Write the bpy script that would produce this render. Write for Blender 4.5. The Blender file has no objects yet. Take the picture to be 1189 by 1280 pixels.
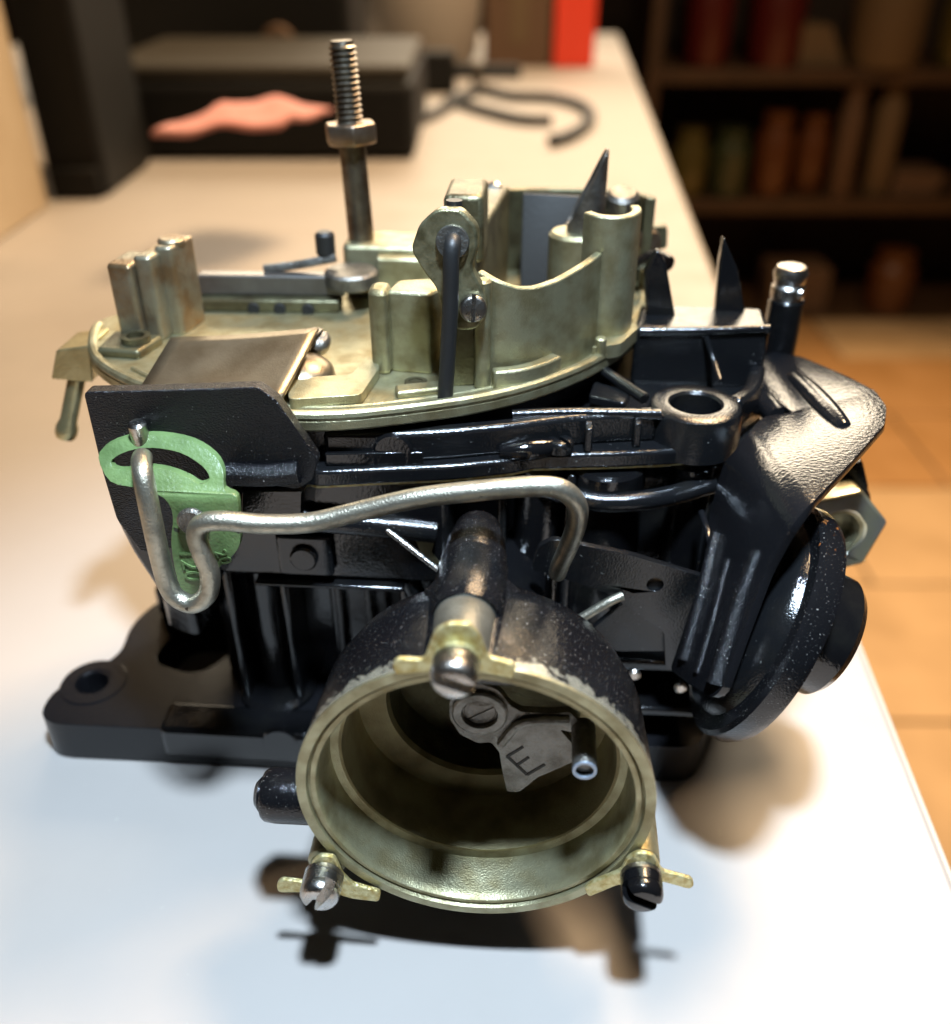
import bpy, bmesh, math, random
from mathutils import Vector, Matrix
from mathutils.geometry import tessellate_polygon
random.seed(7)
S = 0.01                                   # everything below is measured in centimetres
PI = math.pi
R = math.radians
scene = bpy.context.scene
col = scene.collection

# ------------------------------------------------------------------ camera
PITCH = R(32.25); CAM = Vector((0.03, -11.21, 17.64)); F = 1180.0; YAW = R(4.25)
cam_d = bpy.data.cameras.new('camera'); cam = bpy.data.objects.new('camera', cam_d); col.objects.link(cam)
cam.location = CAM * S
cam.rotation_euler = (PI / 2 - PITCH, 0, 0)
cam_d.sensor_fit = 'VERTICAL'; cam_d.sensor_height = 36; cam_d.lens = 36 * F / 1280
cam_d.clip_start = 0.005; cam_d.clip_end = 50
cam_d.dof.use_dof = True; cam_d.dof.focus_distance = 0.180
cam_d.dof.aperture_fstop = cam_d.lens / 1000 / 0.0037       # 3.7 mm opening
scene.camera = cam

# ------------------------------------------------------------------ light
world = bpy.data.worlds.new('World'); scene.world = world; world.use_nodes = True
world.node_tree.nodes['Background'].inputs[0].default_value = (0.75, 0.62, 0.5, 1)
world.node_tree.nodes['Background'].inputs[1].default_value = 0.02
def lamp(name, kind, loc, target, power, color, **k):
    d = bpy.data.lights.new(name, kind); d.energy = power; d.color = color
    for a, b in k.items(): setattr(d, a, b)
    o = bpy.data.objects.new(name, d); col.objects.link(o)
    o.location = Vector(loc) * S
    o.rotation_euler = (Vector(target) - Vector(loc)).to_track_quat('-Z', 'Y').to_euler()
    return o
lamp('work_lamp', 'SPOT', (2.5, -7.0, 46), (0.8, 1.5, 0), 23.0, (0.64, 0.81, 1.0), spot_size=R(58), spot_blend=0.8, shadow_soft_size=0.022)
lamp('bench_light', 'AREA', (14, 175, 88), (4, 20, 8), 34.0, (1.0, 0.84, 0.62), shape='RECTANGLE', size=1.5, size_y=0.48)
lamp('ceiling_light', 'AREA', (46, 72, 130), (-16, 52, 0), 40.0, (1.0, 0.70, 0.41), shape='RECTANGLE', size=0.5, size_y=0.35)
lamp('floor_fill_spot', 'SPOT', (115, 110, 140), (100, 128, -76), 210, (1.0, 0.62, 0.27), spot_size=R(50), spot_blend=0.5, shadow_soft_size=0.1)  # added spot out of view; cone lights the floor and leaves the rack dark
scene.view_settings.view_transform = 'Standard'; scene.view_settings.look = 'None'
scene.view_settings.exposure = 0.0; scene.view_settings.gamma = 1.0
scene.view_settings.use_curve_mapping = False
scene.cycles.use_denoising = True
scene.cycles.max_bounces = 8

# ------------------------------------------------------------------ points of the place from sight lines
def ray(u, v):
    a = (u - 594.5) / F; b = (640 - v) / F
    return Vector((a, math.cos(PITCH) + b * math.sin(PITCH), -math.sin(PITCH) + b * math.cos(PITCH)))
ROT = Matrix.Rotation(YAW, 3, 'Z')          # world -> carburetor frame
CAML = ROT @ CAM
def A(u, v, x=None, y=None, z=None):        # sight line meets a plane of the carburetor
    d = ROT @ ray(u, v); o = CAML
    k, val = (0, x) if x is not None else (1, y) if y is not None else (2, z)
    return o + d * ((val - o[k]) / d[k])
def AP(u, v, p, n):
    d = ROT @ ray(u, v); n = Vector(n)
    return CAML + d * ((Vector(p) - CAML).dot(n) / d.dot(n))
def W(u, v, x=None, y=None, z=None):        # the same in the room
    d = ray(u, v); o = CAM
    k, val = (0, x) if x is not None else (1, y) if y is not None else (2, z)
    return o + d * ((val - o[k]) / d[k])

# ------------------------------------------------------------------ materials
MAT = {}
def mat(name, c1, c2=None, nscale=150, rough=0.4, rough2=None, metal=0.0, bump=0.0, bscale=900, coat=0.0,
        specks=None, speck_scale=700, speck_amt=0.08, ramp=(0.4, 0.65), bump2=0.0, bscale2=120, spec=0.5):
    m = bpy.data.materials.new(name); m.use_nodes = True
    nt = m.node_tree; N = nt.nodes; L = nt.links
    b = N['Principled BSDF']
    tc = N.new('ShaderNodeTexCoord')
    b.inputs['Metallic'].default_value = metal; b.inputs['Roughness'].default_value = rough
    b.inputs['Specular IOR Level'].default_value = spec
    b.inputs['Coat Weight'].default_value = coat; b.inputs['Coat Roughness'].default_value = 0.08
    def noise(sc, det=4):
        n = N.new('ShaderNodeTexNoise'); n.inputs['Scale'].default_value = sc; n.inputs['Detail'].default_value = det
        L.new(tc.outputs['Object'], n.inputs['Vector']); return n
    b.inputs['Base Color'].default_value = (*c1, 1)
    colour = None
    if c2 is not None:
        n = noise(nscale, 6)
        r = N.new('ShaderNodeValToRGB'); r.color_ramp.elements[0].position = ramp[0]; r.color_ramp.elements[1].position = ramp[1]
        r.color_ramp.elements[0].color = (*c1, 1); r.color_ramp.elements[1].color = (*c2, 1)
        L.new(n.outputs['Fac'], r.inputs[0]); colour = r.outputs[0]
        if rough2 is not None:
            mr = N.new('ShaderNodeMapRange'); mr.inputs['From Min'].default_value = 0.35; mr.inputs['From Max'].default_value = 0.7
            mr.inputs['To Min'].default_value = rough; mr.inputs['To Max'].default_value = rough2
            L.new(n.outputs['Fac'], mr.inputs[0]); L.new(mr.outputs[0], b.inputs['Roughness'])
    if specks is not None:
        vo = N.new('ShaderNodeTexNoise'); vo.inputs['Scale'].default_value = speck_scale; vo.inputs['Detail'].default_value = 2
        L.new(tc.outputs['Object'], vo.inputs['Vector'])
        r2 = N.new('ShaderNodeValToRGB'); r2.color_ramp.elements[0].position = 0.75 - speck_amt; r2.color_ramp.elements[1].position = 0.79 - speck_amt
        L.new(vo.outputs['Fac'], r2.inputs[0])
        mx = N.new('ShaderNodeMix'); mx.data_type = 'RGBA'
        L.new(r2.outputs[0], mx.inputs[0])
        if colour is not None: L.new(colour, mx.inputs[6])
        else: mx.inputs[6].default_value = (*c1, 1)
        mx.inputs[7].default_value = (*specks, 1); colour = mx.outputs[2]
    if colour is not None: L.new(colour, b.inputs['Base Color'])
    last = None
    for st, sc, dist in ((bump, bscale, 0.0004), (bump2, bscale2, 0.0012)):
        if st > 0:
            n = noise(sc, 3)
            bp = N.new('ShaderNodeBump'); bp.inputs['Strength'].default_value = st; bp.inputs['Distance'].default_value = dist
            L.new(n.outputs['Fac'], bp.inputs['Height'])
            if last: L.new(last.outputs[0], bp.inputs['Normal'])
            last = bp
    if last: L.new(last.outputs[0], b.inputs['Normal'])
    MAT[name] = m
    return m
mat('black_paint', (0.006, 0.0063, 0.007), (0.011, 0.010, 0.0085), nscale=110, ramp=(0.5, 0.8), rough=0.11, rough2=0.2, spec=0.65, bump=0.22, bscale=2600, bump2=0.05, bscale2=300, specks=(0.16, 0.16, 0.15), speck_scale=1500, speck_amt=0.02)
mat('black_rough', (0.006, 0.006, 0.007), rough=0.13, bump=0.28, bscale=3000, bump2=0.10, bscale2=400, spec=0.55, specks=(0.40, 0.39, 0.36), speck_scale=3600, speck_amt=0.05)
mat('bracket_paint', (0.007, 0.007, 0.008), rough=0.15, bump=0.22, bscale=1300, specks=(0.10, 0.10, 0.095), speck_scale=2400, speck_amt=0.0)
mat('flange_paint', (0.006, 0.006, 0.007), rough=0.22, bump=0.2, bscale=1800, spec=0.45)
mat('wing_paint', (0.006, 0.006, 0.007), rough=0.16, bump=0.8, bscale=2900, spec=0.4, specks=(0.3, 0.29, 0.27), speck_scale=2300, speck_amt=0.045)
mat('black_smooth', (0.0045, 0.0045, 0.005), (0.010, 0.0095, 0.008), nscale=95, ramp=(0.5, 0.8), rough=0.09, rough2=0.17, bump=0.16, bscale=1600, bump2=0.14, bscale2=140, spec=0.7)
mat('chromate', (0.385, 0.36, 0.225), (0.235, 0.20, 0.105), nscale=190, rough=0.32, rough2=0.48, metal=0.78, bump=0.35, bscale=3200, bump2=0.07, bscale2=330)
mat('chromate_bright', (0.62, 0.56, 0.30), (0.42, 0.31, 0.10), nscale=700, rough=0.42, metal=0.7, bump=0.5, bscale=2600)
mat('chromate_shaded', (0.34, 0.295, 0.16), (0.19, 0.15, 0.075), nscale=120, rough=0.45, metal=0.6, bump=0.3, bscale=2500)  # darker copy of chromate; shade inside the housing put into the colour
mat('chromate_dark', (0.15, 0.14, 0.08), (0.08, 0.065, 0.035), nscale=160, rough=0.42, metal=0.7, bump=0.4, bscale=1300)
mat('bronze_plate', (0.27, 0.225, 0.155), (0.17, 0.13, 0.08), nscale=90, rough=0.33, metal=0.85, bump=0.12, bscale=2500)
mat('tower_metal', (0.30, 0.27, 0.19), (0.22, 0.14, 0.07), nscale=130, rough=0.38, metal=0.75, bump=0.4, bscale=1300)
mat('steel', (0.55, 0.53, 0.50), (0.34, 0.30, 0.25), nscale=260, rough=0.22, rough2=0.38, metal=1, bump=0.25, bscale=1600)
mat('steel_dark', (0.20, 0.19, 0.17), (0.11, 0.10, 0.085), nscale=260, rough=0.40, metal=0.85, bump=0.6, bscale=1500)
mat('rod_metal', (0.48, 0.45, 0.36), (0.30, 0.28, 0.22), nscale=320, rough=0.30, rough2=0.45, metal=0.9, bump=0.35, bscale=2600, specks=(0.06, 0.05, 0.04), speck_scale=500, speck_amt=0.03)
mat('stud_metal', (0.30, 0.26, 0.20), (0.17, 0.12, 0.08), nscale=220, rough=0.33, metal=0.95, bump=0.3, bscale=1200)
mat('nut_metal', (0.42, 0.33, 0.25), (0.30, 0.20, 0.12), nscale=220, rough=0.35, metal=0.95, bump=0.3, bscale=1200)
mat('green_paint', (0.135, 0.205, 0.075), (0.06, 0.10, 0.032), nscale=130, rough=0.34, bump=0.35, bscale=1500, specks=(0.04, 0.045, 0.03), speck_scale=420, speck_amt=0.055, ramp=(0.42, 0.75))
mat('brass', (0.52, 0.46, 0.25), (0.40, 0.33, 0.16), nscale=160, rough=0.33, metal=0.85, bump=0.25, bscale=1000)
mat('zinc', (0.62, 0.60, 0.42), (0.55, 0.52, 0.50), nscale=120, rough=0.30, metal=0.85, bump=0.15, bscale=900)
mat('bar_metal', (0.16, 0.15, 0.14), (0.11, 0.10, 0.09), nscale=120, rough=0.35, metal=0.7, bump=0.15, bscale=1500)
mat('pump_metal', (0.33, 0.31, 0.19), (0.15, 0.135, 0.07), nscale=330, rough=0.33, metal=0.8, bump=0.3, bscale=1800)
mat('choke_metal', (0.035, 0.033, 0.03), rough=0.5, metal=0.4, bump=0.1)
mat('bare_casting', (0.30, 0.29, 0.24), (0.20, 0.19, 0.15), nscale=200, rough=0.36, metal=0.75, bump=0.3, bscale=2600)
mat('tube_blue', (0.30, 0.35, 0.42), rough=0.35, metal=0.6)
mat('stroke_dark', (0.03, 0.028, 0.025), rough=0.7)
mat('hole_shade', (0.006, 0.006, 0.006), rough=0.7)  # near-black colour standing in for the shade inside holes
mat('rubber', (0.012, 0.012, 0.012), rough=0.5, bump=0.2)
# black paint chipped away to the casting along the edge of the housing
def chipped(name, edge=0.0, reach=0.007, amt=0.0):
    m = MAT['black_rough'].copy(); m.name = name; nt = m.node_tree; N = nt.nodes; L = nt.links
    b = N['Principled BSDF']; tc = [n for n in N if n.type == 'TEX_COORD'][0]
    sep = N.new('ShaderNodeSeparateXYZ'); L.new(tc.outputs['Object'], sep.inputs[0])
    mr = N.new('ShaderNodeMapRange'); mr.inputs['From Min'].default_value = edge; mr.inputs['From Max'].default_value = edge + reach
    mr.inputs['To Min'].default_value = 0.44; mr.inputs['To Max'].default_value = 0.02
    L.new(sep.outputs['Y'], mr.inputs[0])
    n = N.new('ShaderNodeTexNoise'); n.inputs['Scale'].default_value = 520; n.inputs['Detail'].default_value = 8; n.inputs['Roughness'].default_value = 0.7; n.inputs['Distortion'].default_value = 0.6
    L.new(tc.outputs['Object'], n.inputs['Vector'])
    ad = N.new('ShaderNodeMath'); ad.operation = 'ADD'; L.new(mr.outputs[0], ad.inputs[0]); L.new(n.outputs['Fac'], ad.inputs[1])
    r = N.new('ShaderNodeValToRGB'); r.color_ramp.elements[0].position = 0.80 - amt; r.color_ramp.elements[1].position = 0.84 - amt
    L.new(ad.outputs[0], r.inputs[0])
    old = b.inputs['Base Color'].links[0].from_socket
    mx = N.new('ShaderNodeMix'); mx.data_type = 'RGBA'; L.new(r.outputs[0], mx.inputs[0]); L.new(old, mx.inputs[6]); mx.inputs[7].default_value = (0.42, 0.41, 0.33, 1)
    L.new(mx.outputs[2], b.inputs['Base Color'])
    ml = N.new('ShaderNodeMath'); ml.operation = 'MULTIPLY'; ml.inputs[1].default_value = 0.7
    L.new(r.outputs[0], ml.inputs[0]); L.new(ml.outputs[0], b.inputs['Metallic'])
    MAT[name] = m
chipped('black_chipped')
def rusty():
    m = MAT['black_rough'].copy(); m.name = 'black_rusty'; nt = m.node_tree; N = nt.nodes; L = nt.links
    b = N['Principled BSDF']; tc = [n for n in N if n.type == 'TEX_COORD'][0]
    sep = N.new('ShaderNodeSeparateXYZ'); L.new(tc.outputs['Object'], sep.inputs[0])
    mr = N.new('ShaderNodeMapRange'); mr.inputs['From Min'].default_value = 0.0735; mr.inputs['From Max'].default_value = 0.079
    mr.inputs['To Min'].default_value = 0.0; mr.inputs['To Max'].default_value = 0.17; L.new(sep.outputs['Z'], mr.inputs[0])
    n = N.new('ShaderNodeTexNoise'); n.inputs['Scale'].default_value = 420; n.inputs['Detail'].default_value = 8; n.inputs['Roughness'].default_value = 0.7
    L.new(tc.outputs['Object'], n.inputs['Vector'])
    ad = N.new('ShaderNodeMath'); ad.operation = 'ADD'; L.new(mr.outputs[0], ad.inputs[0]); L.new(n.outputs['Fac'], ad.inputs[1])
    r = N.new('ShaderNodeValToRGB'); r.color_ramp.elements[0].position = 0.74; r.color_ramp.elements[1].position = 0.80; L.new(ad.outputs[0], r.inputs[0])
    old = b.inputs['Base Color'].links[0].from_socket
    mx = N.new('ShaderNodeMix'); mx.data_type = 'RGBA'; L.new(r.outputs[0], mx.inputs[0]); L.new(old, mx.inputs[6]); mx.inputs[7].default_value = (0.30, 0.11, 0.03, 1)
    L.new(mx.outputs[2], b.inputs['Base Color']); MAT['black_rusty'] = m
rusty()
mat('bench_white', (0.375, 0.343, 0.315), (0.345, 0.314, 0.285), nscale=22, rough=0.42, rough2=0.6, specks=(0.40, 0.37, 0.33), speck_scale=210, speck_amt=0.012, bump=0.05, bscale=300, ramp=(0.35, 0.7))
mat('bench_edge', (0.48, 0.43, 0.36), rough=0.4)
mat('bench_leg', (0.10, 0.08, 0.06), rough=0.6)
mat('floor_wood', (0.36, 0.20, 0.085), (0.30, 0.16, 0.06), nscale=7, rough=0.45)
mat('floor_wood_pale', (0.44, 0.30, 0.17), (0.36, 0.24, 0.13), nscale=7, rough=0.5)
mat('floor_base', (0.10, 0.06, 0.03), rough=0.8)
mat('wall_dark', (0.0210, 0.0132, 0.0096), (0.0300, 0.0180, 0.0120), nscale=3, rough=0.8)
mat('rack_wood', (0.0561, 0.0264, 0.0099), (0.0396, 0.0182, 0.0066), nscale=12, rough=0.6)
mat('pale_wood', (0.46, 0.37, 0.26), (0.38, 0.29, 0.19), nscale=12, rough=0.5)
mat('plastic_black', (0.010, 0.010, 0.010), rough=0.6, spec=0.2)
mat('plastic_grey', (0.13, 0.115, 0.095), rough=0.5)
mat('case_top', (0.045, 0.04, 0.032), rough=0.6, spec=0.3)
mat('cloth_pink', (0.56, 0.25, 0.22), (0.48, 0.19, 0.16), nscale=60, rough=0.9)
mat('red_card', (0.72, 0.05, 0.02), rough=0.5)
mat('brown_card', (0.10, 0.055, 0.03), rough=0.7)
mat('dark_red', (0.0660, 0.0050, 0.0040), rough=0.4)
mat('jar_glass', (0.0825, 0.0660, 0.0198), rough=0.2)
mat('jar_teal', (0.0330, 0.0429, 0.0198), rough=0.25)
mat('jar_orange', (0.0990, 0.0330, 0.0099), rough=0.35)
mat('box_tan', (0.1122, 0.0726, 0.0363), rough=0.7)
mat('tin_grey', (0.25, 0.22, 0.19), rough=0.5)

# ------------------------------------------------------------------ mesh helpers (centimetres)
def V(*a): return Vector(a)
def make(name, verts, faces, m, parent=None, bevel=0.0, seg=2, smooth=35, loc=None):
    me = bpy.data.meshes.new(name)
    me.from_pydata([tuple(Vector(v) * S) for v in verts], [], faces)
    bm = bmesh.new(); bm.from_mesh(me)
    bmesh.ops.remove_doubles(bm, verts=bm.verts, dist=1e-6)
    bmesh.ops.recalc_face_normals(bm, faces=bm.faces)
    bm.to_mesh(me); bm.free()
    for p in me.polygons: p.use_smooth = True
    me.set_sharp_from_angle(angle=R(smooth))
    me.materials.append(MAT[m])
    o = bpy.data.objects.new(name, me); col.objects.link(o)
    if parent: o.parent = parent
    if loc is not None: o.location = Vector(loc) * S
    if bevel > 0:
        bv = o.modifiers.new('bevel', 'BEVEL'); bv.width = bevel * S; bv.segments = seg; bv.limit_method = 'ANGLE'; bv.angle_limit = R(32)
        bv.harden_normals = False
        me.set_sharp_from_angle(angle=R(75))
    return o
def rp(pts, r, seg=5):                                  # round the corners of a polygon
    out = []; n = len(pts); pts = [Vector(p) for p in pts]
    for i in range(n):
        ri = r[i] if isinstance(r, (list, tuple)) else r
        p, a, b = pts[i], pts[i - 1], pts[(i + 1) % n]
        if ri <= 0: out.append(p); continue
        d1 = a - p; d2 = b - p
        k1 = min(ri, d1.length * 0.48); k2 = min(ri, d2.length * 0.48)
        s = p + d1.normalized() * k1; e = p + d2.normalized() * k2
        for j in range(seg + 1):
            t = j / seg; out.append(s * (1 - t) ** 2 + p * 2 * t * (1 - t) + e * t * t)
    return out
def prism(name, pts, vec, m, parent=None, bevel=0.03, holes=(), seg=2, smooth=35):
    vec = Vector(vec); pts = [Vector(p) for p in pts]
    loops = [pts] + [[Vector(p) for p in h] for h in holes]
    flat = [p for l in loops for p in l]; n = len(flat)
    verts = flat + [p + vec for p in flat]; faces = []
    if holes:
        for t in tessellate_polygon(loops):
            faces.append(tuple(t)); faces.append(tuple(i + n for i in reversed(t)))
    else:
        faces.append(tuple(range(n))); faces.append(tuple(range(2 * n - 1, n - 1, -1)))
    s = 0
    for l in loops:
        k = len(l)
        for i in range(k):
            a, b = s + i, s + (i + 1) % k
            faces.append((a, b, b + n, a + n))
        s += k
    return make(name, verts, faces, m, parent, bevel, seg, smooth)
def box(name, lo, hi, m, parent=None, bevel=0.05, seg=2):
    (x0, y0, z0), (x1, y1, z1) = lo, hi
    return prism(name, [(x0, y0, z0), (x1, y0, z0), (x1, y1, z0), (x0, y1, z0)], (0, 0, z1 - z0), m, parent, bevel, seg=seg)
def plan(name, pts, z0, z1, m, parent=None, bevel=0.05, r=0.0, holes=()):   # outline in plan, extruded upwards
    p = [Vector((q[0], q[1], z0)) for q in pts]
    if r: p = rp(p, r)
    return prism(name, p, (0, 0, z1 - z0), m, parent, bevel, [[Vector((q[0], q[1], z0)) for q in h] for h in holes])
def frame(axis):
    a = Vector(axis).normalized(); t = Vector((0, 0, 1)) if abs(a.z) < 0.9 else Vector((1, 0, 0))
    x = t.cross(a).normalized(); return x, a.cross(x).normalized(), a
def circle(c, axis, r, n=24):
    x, y, a = frame(axis); c = Vector(c)
    return [c + (x * math.cos(2 * PI * i / n) + y * math.sin(2 * PI * i / n)) * r for i in range(n)]
def lathe(name, prof, o, axis, m, parent=None, n=40, closed=False, bevel=0.0, smooth=35):
    x, y, a = frame(axis); o = Vector(o); verts = []; faces = []; rows = []
    for r, h in prof:
        if r <= 1e-6:
            rows.append([len(verts)]); verts.append(o + a * h)
        else:
            rows.append(list(range(len(verts), len(verts) + n)))
            verts += [o + a * h + (x * math.cos(2 * PI * i / n) + y * math.sin(2 * PI * i / n)) * r for i in range(n)]
    pairs = list(zip(rows, rows[1:]))
    if closed: pairs.append((rows[-1], rows[0]))
    for p, q in pairs:
        for i in range(n):
            j = (i + 1) % n
            if len(p) == 1 and len(q) == 1: continue
            if len(p) == 1: faces.append((p[0], q[i], q[j]))
            elif len(q) == 1: faces.append((p[i], p[j], q[0]))
            else: faces.append((p[i], p[j], q[j], q[i]))
    return make(name, verts, faces, m, parent, bevel, 2, smooth)
def cyl(name, o, axis, r, h, m, parent=None, n=28, ch=0.06, r2=None):
    r2 = r if r2 is None else r2
    return lathe(name, [(0, 0), (r - ch, 0), (r, ch), (r2, h - ch), (r2 - ch, h), (0, h)], o, axis, m, parent, n)
def spline(pts, per=8, closed=False):
    pts = [Vector(p) for p in pts]; n = len(pts); out = []
    rng = range(n if closed else n - 1)
    for i in rng:
        if closed: p0, p1, p2, p3 = pts[i - 1], pts[i], pts[(i + 1) % n], pts[(i + 2) % n]
        else: p0, p1, p2, p3 = pts[max(i - 1, 0)], pts[i], pts[i + 1], pts[min(i + 2, n - 1)]
        for j in range(per):
            t = j / per
            out.append(0.5 * ((2 * p1) + (p2 - p0) * t + (2 * p0 - 5 * p1 + 4 * p2 - p3) * t * t + (3 * p1 - p0 - 3 * p2 + p3) * t ** 3))
    if not closed: out.append(pts[-1])
    return out
def tube(name, pts, r, m, parent=None, n=16, per=8, closed=False, smooth=True, cap=True):
    path = spline(pts, per, closed) if smooth else [Vector(p) for p in pts]
    k = len(path); verts = []; faces = []
    t0 = (path[1] - path[0]).normalized(); x = frame(t0)[0]
    for i, p in enumerate(path):
        nx = path[(i + 1) % k] if closed or i < k - 1 else p
        pv = path[i - 1] if closed or i > 0 else p
        t = (nx - pv).normalized(); x = (x - t * x.dot(t)).normalized(); y = t.cross(x)
        ri = r(i / (k - 1)) if callable(r) else r
        verts += [p + (x * math.cos(2 * PI * j / n) + y * math.sin(2 * PI * j / n)) * ri for j in range(n)]
    for i in range(k if closed else k - 1):
        a = i * n; b = ((i + 1) % k) * n
        for j in range(n): faces.append((a + j, a + (j + 1) % n, b + (j + 1) % n, b + j))
    if not closed and cap:
        faces.append(tuple(range(n))); faces.append(tuple(range((k - 1) * n, k * n)))
    return make(name, verts, faces, m, parent)
def wall(name, pts, th, z0, tops, m, parent=None, bevel=0.03):             # curved upright wall; pts in plan, tops per point
    pts = [Vector((p[0], p[1], 0)) for p in pts]; k = len(pts); verts = []; faces = []
    for i, p in enumerate(pts):
        t = (pts[min(i + 1, k - 1)] - pts[max(i - 1, 0)]).normalized(); nn = Vector((t.y, -t.x, 0)) * th / 2
        zt = tops[i] if isinstance(tops, (list, tuple)) else tops
        for q, z in ((p + nn, z0), (p - nn, z0), (p - nn, zt), (p + nn, zt)): verts.append(Vector((q.x, q.y, z)))
    for i in range(k - 1):
        a, b = 4 * i, 4 * i + 4
        for j in range(4): faces.append((a + j, a + (j + 1) % 4, b + (j + 1) % 4, b + j))
    faces.append((0, 1, 2, 3)); faces.append((4 * k - 4, 4 * k - 3, 4 * k - 2, 4 * k - 1))
    return make(name, verts, faces, m, parent, bevel)
def hexa(name, o, axis, r, h, m, parent=None, turn=0.0, hole=0.0, bevel=0.05):
    x, y, a = frame(axis); o = Vector(o)
    p = [o + (x * math.cos(turn + PI / 3 * i) + y * math.sin(turn + PI / 3 * i)) * r for i in range(6)]
    hs = [circle(o, axis, hole, 24)] if hole else []
    return prism(name, p, a * h, m, parent, bevel, hs)
def slotted(name, o, axis, r, h, m, parent=None, turn=0.0, w=0.14, dome=0.45, side=0.55):
    # slotted screw head: o is the seat, axis points outwards
    x, y, a = frame(axis); o = Vector(o)
    ex = x * math.cos(turn) + y * math.sin(turn); ey = a.cross(ex)
    verts = []; faces = []
    levels = [(r * 0.97, 0.42 * h), (r, 0.48 * h), (r, side * h)]
    for i in range(1, 7):
        t = i / 6 * PI / 2 * 0.86
        levels.append((r * (1 - dome * (1 - math.cos(t)) / (1 - math.cos(PI / 2 * 0.86))), side * h + (1 - side) * h * math.sin(t) / math.sin(PI / 2 * 0.86)))
    n = 18
    for sgn in (1, -1):
        base = len(verts); k = n + 1
        for rr, hh in levels:
            ang = math.asin(min(0.9, w * r / rr))
            for i in range(n + 1):
                t = ang + (PI - 2 * ang) * i / n
                verts.append(o + a * hh + ex * rr * math.cos(t) + ey * sgn * rr * math.sin(t))
        for l in range(len(levels) - 1):
            for i in range(k):
                j = (i + 1) % k
                faces.append((base + l * k + i, base + l * k + j, base + (l + 1) * k + j, base + (l + 1) * k + i))
        faces.append(tuple(base + i for i in range(k)))
        faces.append(tuple(base + (len(levels) - 1) * k + i for i in range(k)))
    b = len(verts); nn = 36
    for rr, hh in ((r * 0.94, 0), (r, 0.04 * h), (r, 0.44 * h)):
        verts += [o + a * hh + (ex * math.cos(2 * PI * i / nn) + ey * math.sin(2 * PI * i / nn)) * rr for i in range(nn)]
    for l in range(2):
        for i in range(nn):
            j = (i + 1) % nn; faces.append((b + l * nn + i, b + l * nn + j, b + (l + 1) * nn + j, b + (l + 1) * nn + i))
    faces.append(tuple(b + i for i in range(nn))); faces.append(tuple(b + 2 * nn + i for i in range(nn)))
    return make(name, verts, faces, m, parent)
def text(name, s, o, right, up, size, depth, m, parent):
    c = bpy.data.curves.new(name, 'FONT'); c.body = s; c.size = size * S; c.extrude = depth * S; c.align_x = 'CENTER'; c.align_y = 'CENTER'
    t = bpy.data.objects.new(name + '_src', c); col.objects.link(t)
    bpy.context.view_layer.update()
    me = bpy.data.meshes.new_from_object(t.evaluated_get(bpy.context.evaluated_depsgraph_get()))
    bpy.data.objects.remove(t); bpy.data.curves.remove(c)
    rv = Vector(right).normalized(); uv = Vector(up); uv = (uv - rv * uv.dot(rv)).normalized(); nv = rv.cross(uv)
    mt = Matrix((rv, uv, nv)).transposed().to_4x4(); mt.translation = Vector(o) * S
    me.transform(mt); me.materials.clear(); me.materials.append(MAT[m])
    ob = bpy.data.objects.new(name, me); col.objects.link(ob); ob.parent = parent
    return ob
def empty(name, loc=(0, 0, 0), parent=None):
    o = bpy.data.objects.new(name, None); col.objects.link(o); o.location = Vector(loc) * S; o.empty_display_size = 0.02
    if parent: o.parent = parent
    return o
def tag(o, label, cat, group=None):
    o['label'] = label; o['category'] = cat
    if group: o['group'] = group
    return o
def struct(o): o['kind'] = 'structure'; return o

#@@SETTING
# ================================================================== THE SETTING
FLOOR = -76.0
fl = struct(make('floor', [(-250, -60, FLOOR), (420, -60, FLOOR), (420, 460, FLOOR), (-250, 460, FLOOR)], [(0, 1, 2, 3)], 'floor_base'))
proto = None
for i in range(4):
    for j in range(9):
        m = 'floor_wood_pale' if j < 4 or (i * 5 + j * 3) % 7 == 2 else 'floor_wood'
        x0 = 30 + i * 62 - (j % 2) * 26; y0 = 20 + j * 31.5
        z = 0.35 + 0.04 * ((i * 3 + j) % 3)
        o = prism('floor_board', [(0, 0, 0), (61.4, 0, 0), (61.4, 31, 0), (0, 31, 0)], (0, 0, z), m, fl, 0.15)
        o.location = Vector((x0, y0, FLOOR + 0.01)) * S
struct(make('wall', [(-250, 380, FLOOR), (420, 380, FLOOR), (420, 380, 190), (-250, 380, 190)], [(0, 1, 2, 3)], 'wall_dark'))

# workbench: a long pale top with its right edge running away from the camera
e0 = W(1189, 1096, z=0); e1 = W(772, 42, z=0)
dr = (e1 - e0).normalized(); e0 = e0 - dr * 20; e1 = e1 + dr * 1
bench = tag(empty('workbench', (-20, 60, FLOOR)), 'long workbench with smooth white top and pale front edge', 'workbench')
def child(o, parent):                      # keep the place of a part built in room coordinates
    o.parent = parent; o.location = o.location - parent.location; return o
nv = V(dr.y, -dr.x, 0)
child(prism('tabletop', [e0, e1, (-75, e1.y, 0), (-75, e0.y, 0)], (0, 0, -3.2), 'bench_white', None, 0.15), bench)
nv = V(dr.y, -dr.x, 0)
child(prism('edge_strip', [V(q.x, q.y, -0.35) for q in (e0 + nv * 0.02, e1 + nv * 0.02, e1 + nv * 0.3, e0 + nv * 0.3)], (0, 0, -3.4), 'bench_edge', None, 0.15), bench)
for (x, y) in ((-70, -20), (6, -20), (-70, e1.y - 8), (6, e1.y - 8)):
    child(box('leg', (x, y, FLOOR + 0.02), (x + 5, y + 5, -3.22), 'bench_leg', None, 0.3), bench)
#@@BACK
# ================================================================== THINGS BEHIND
c = W(330, 200, z=0)
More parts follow.
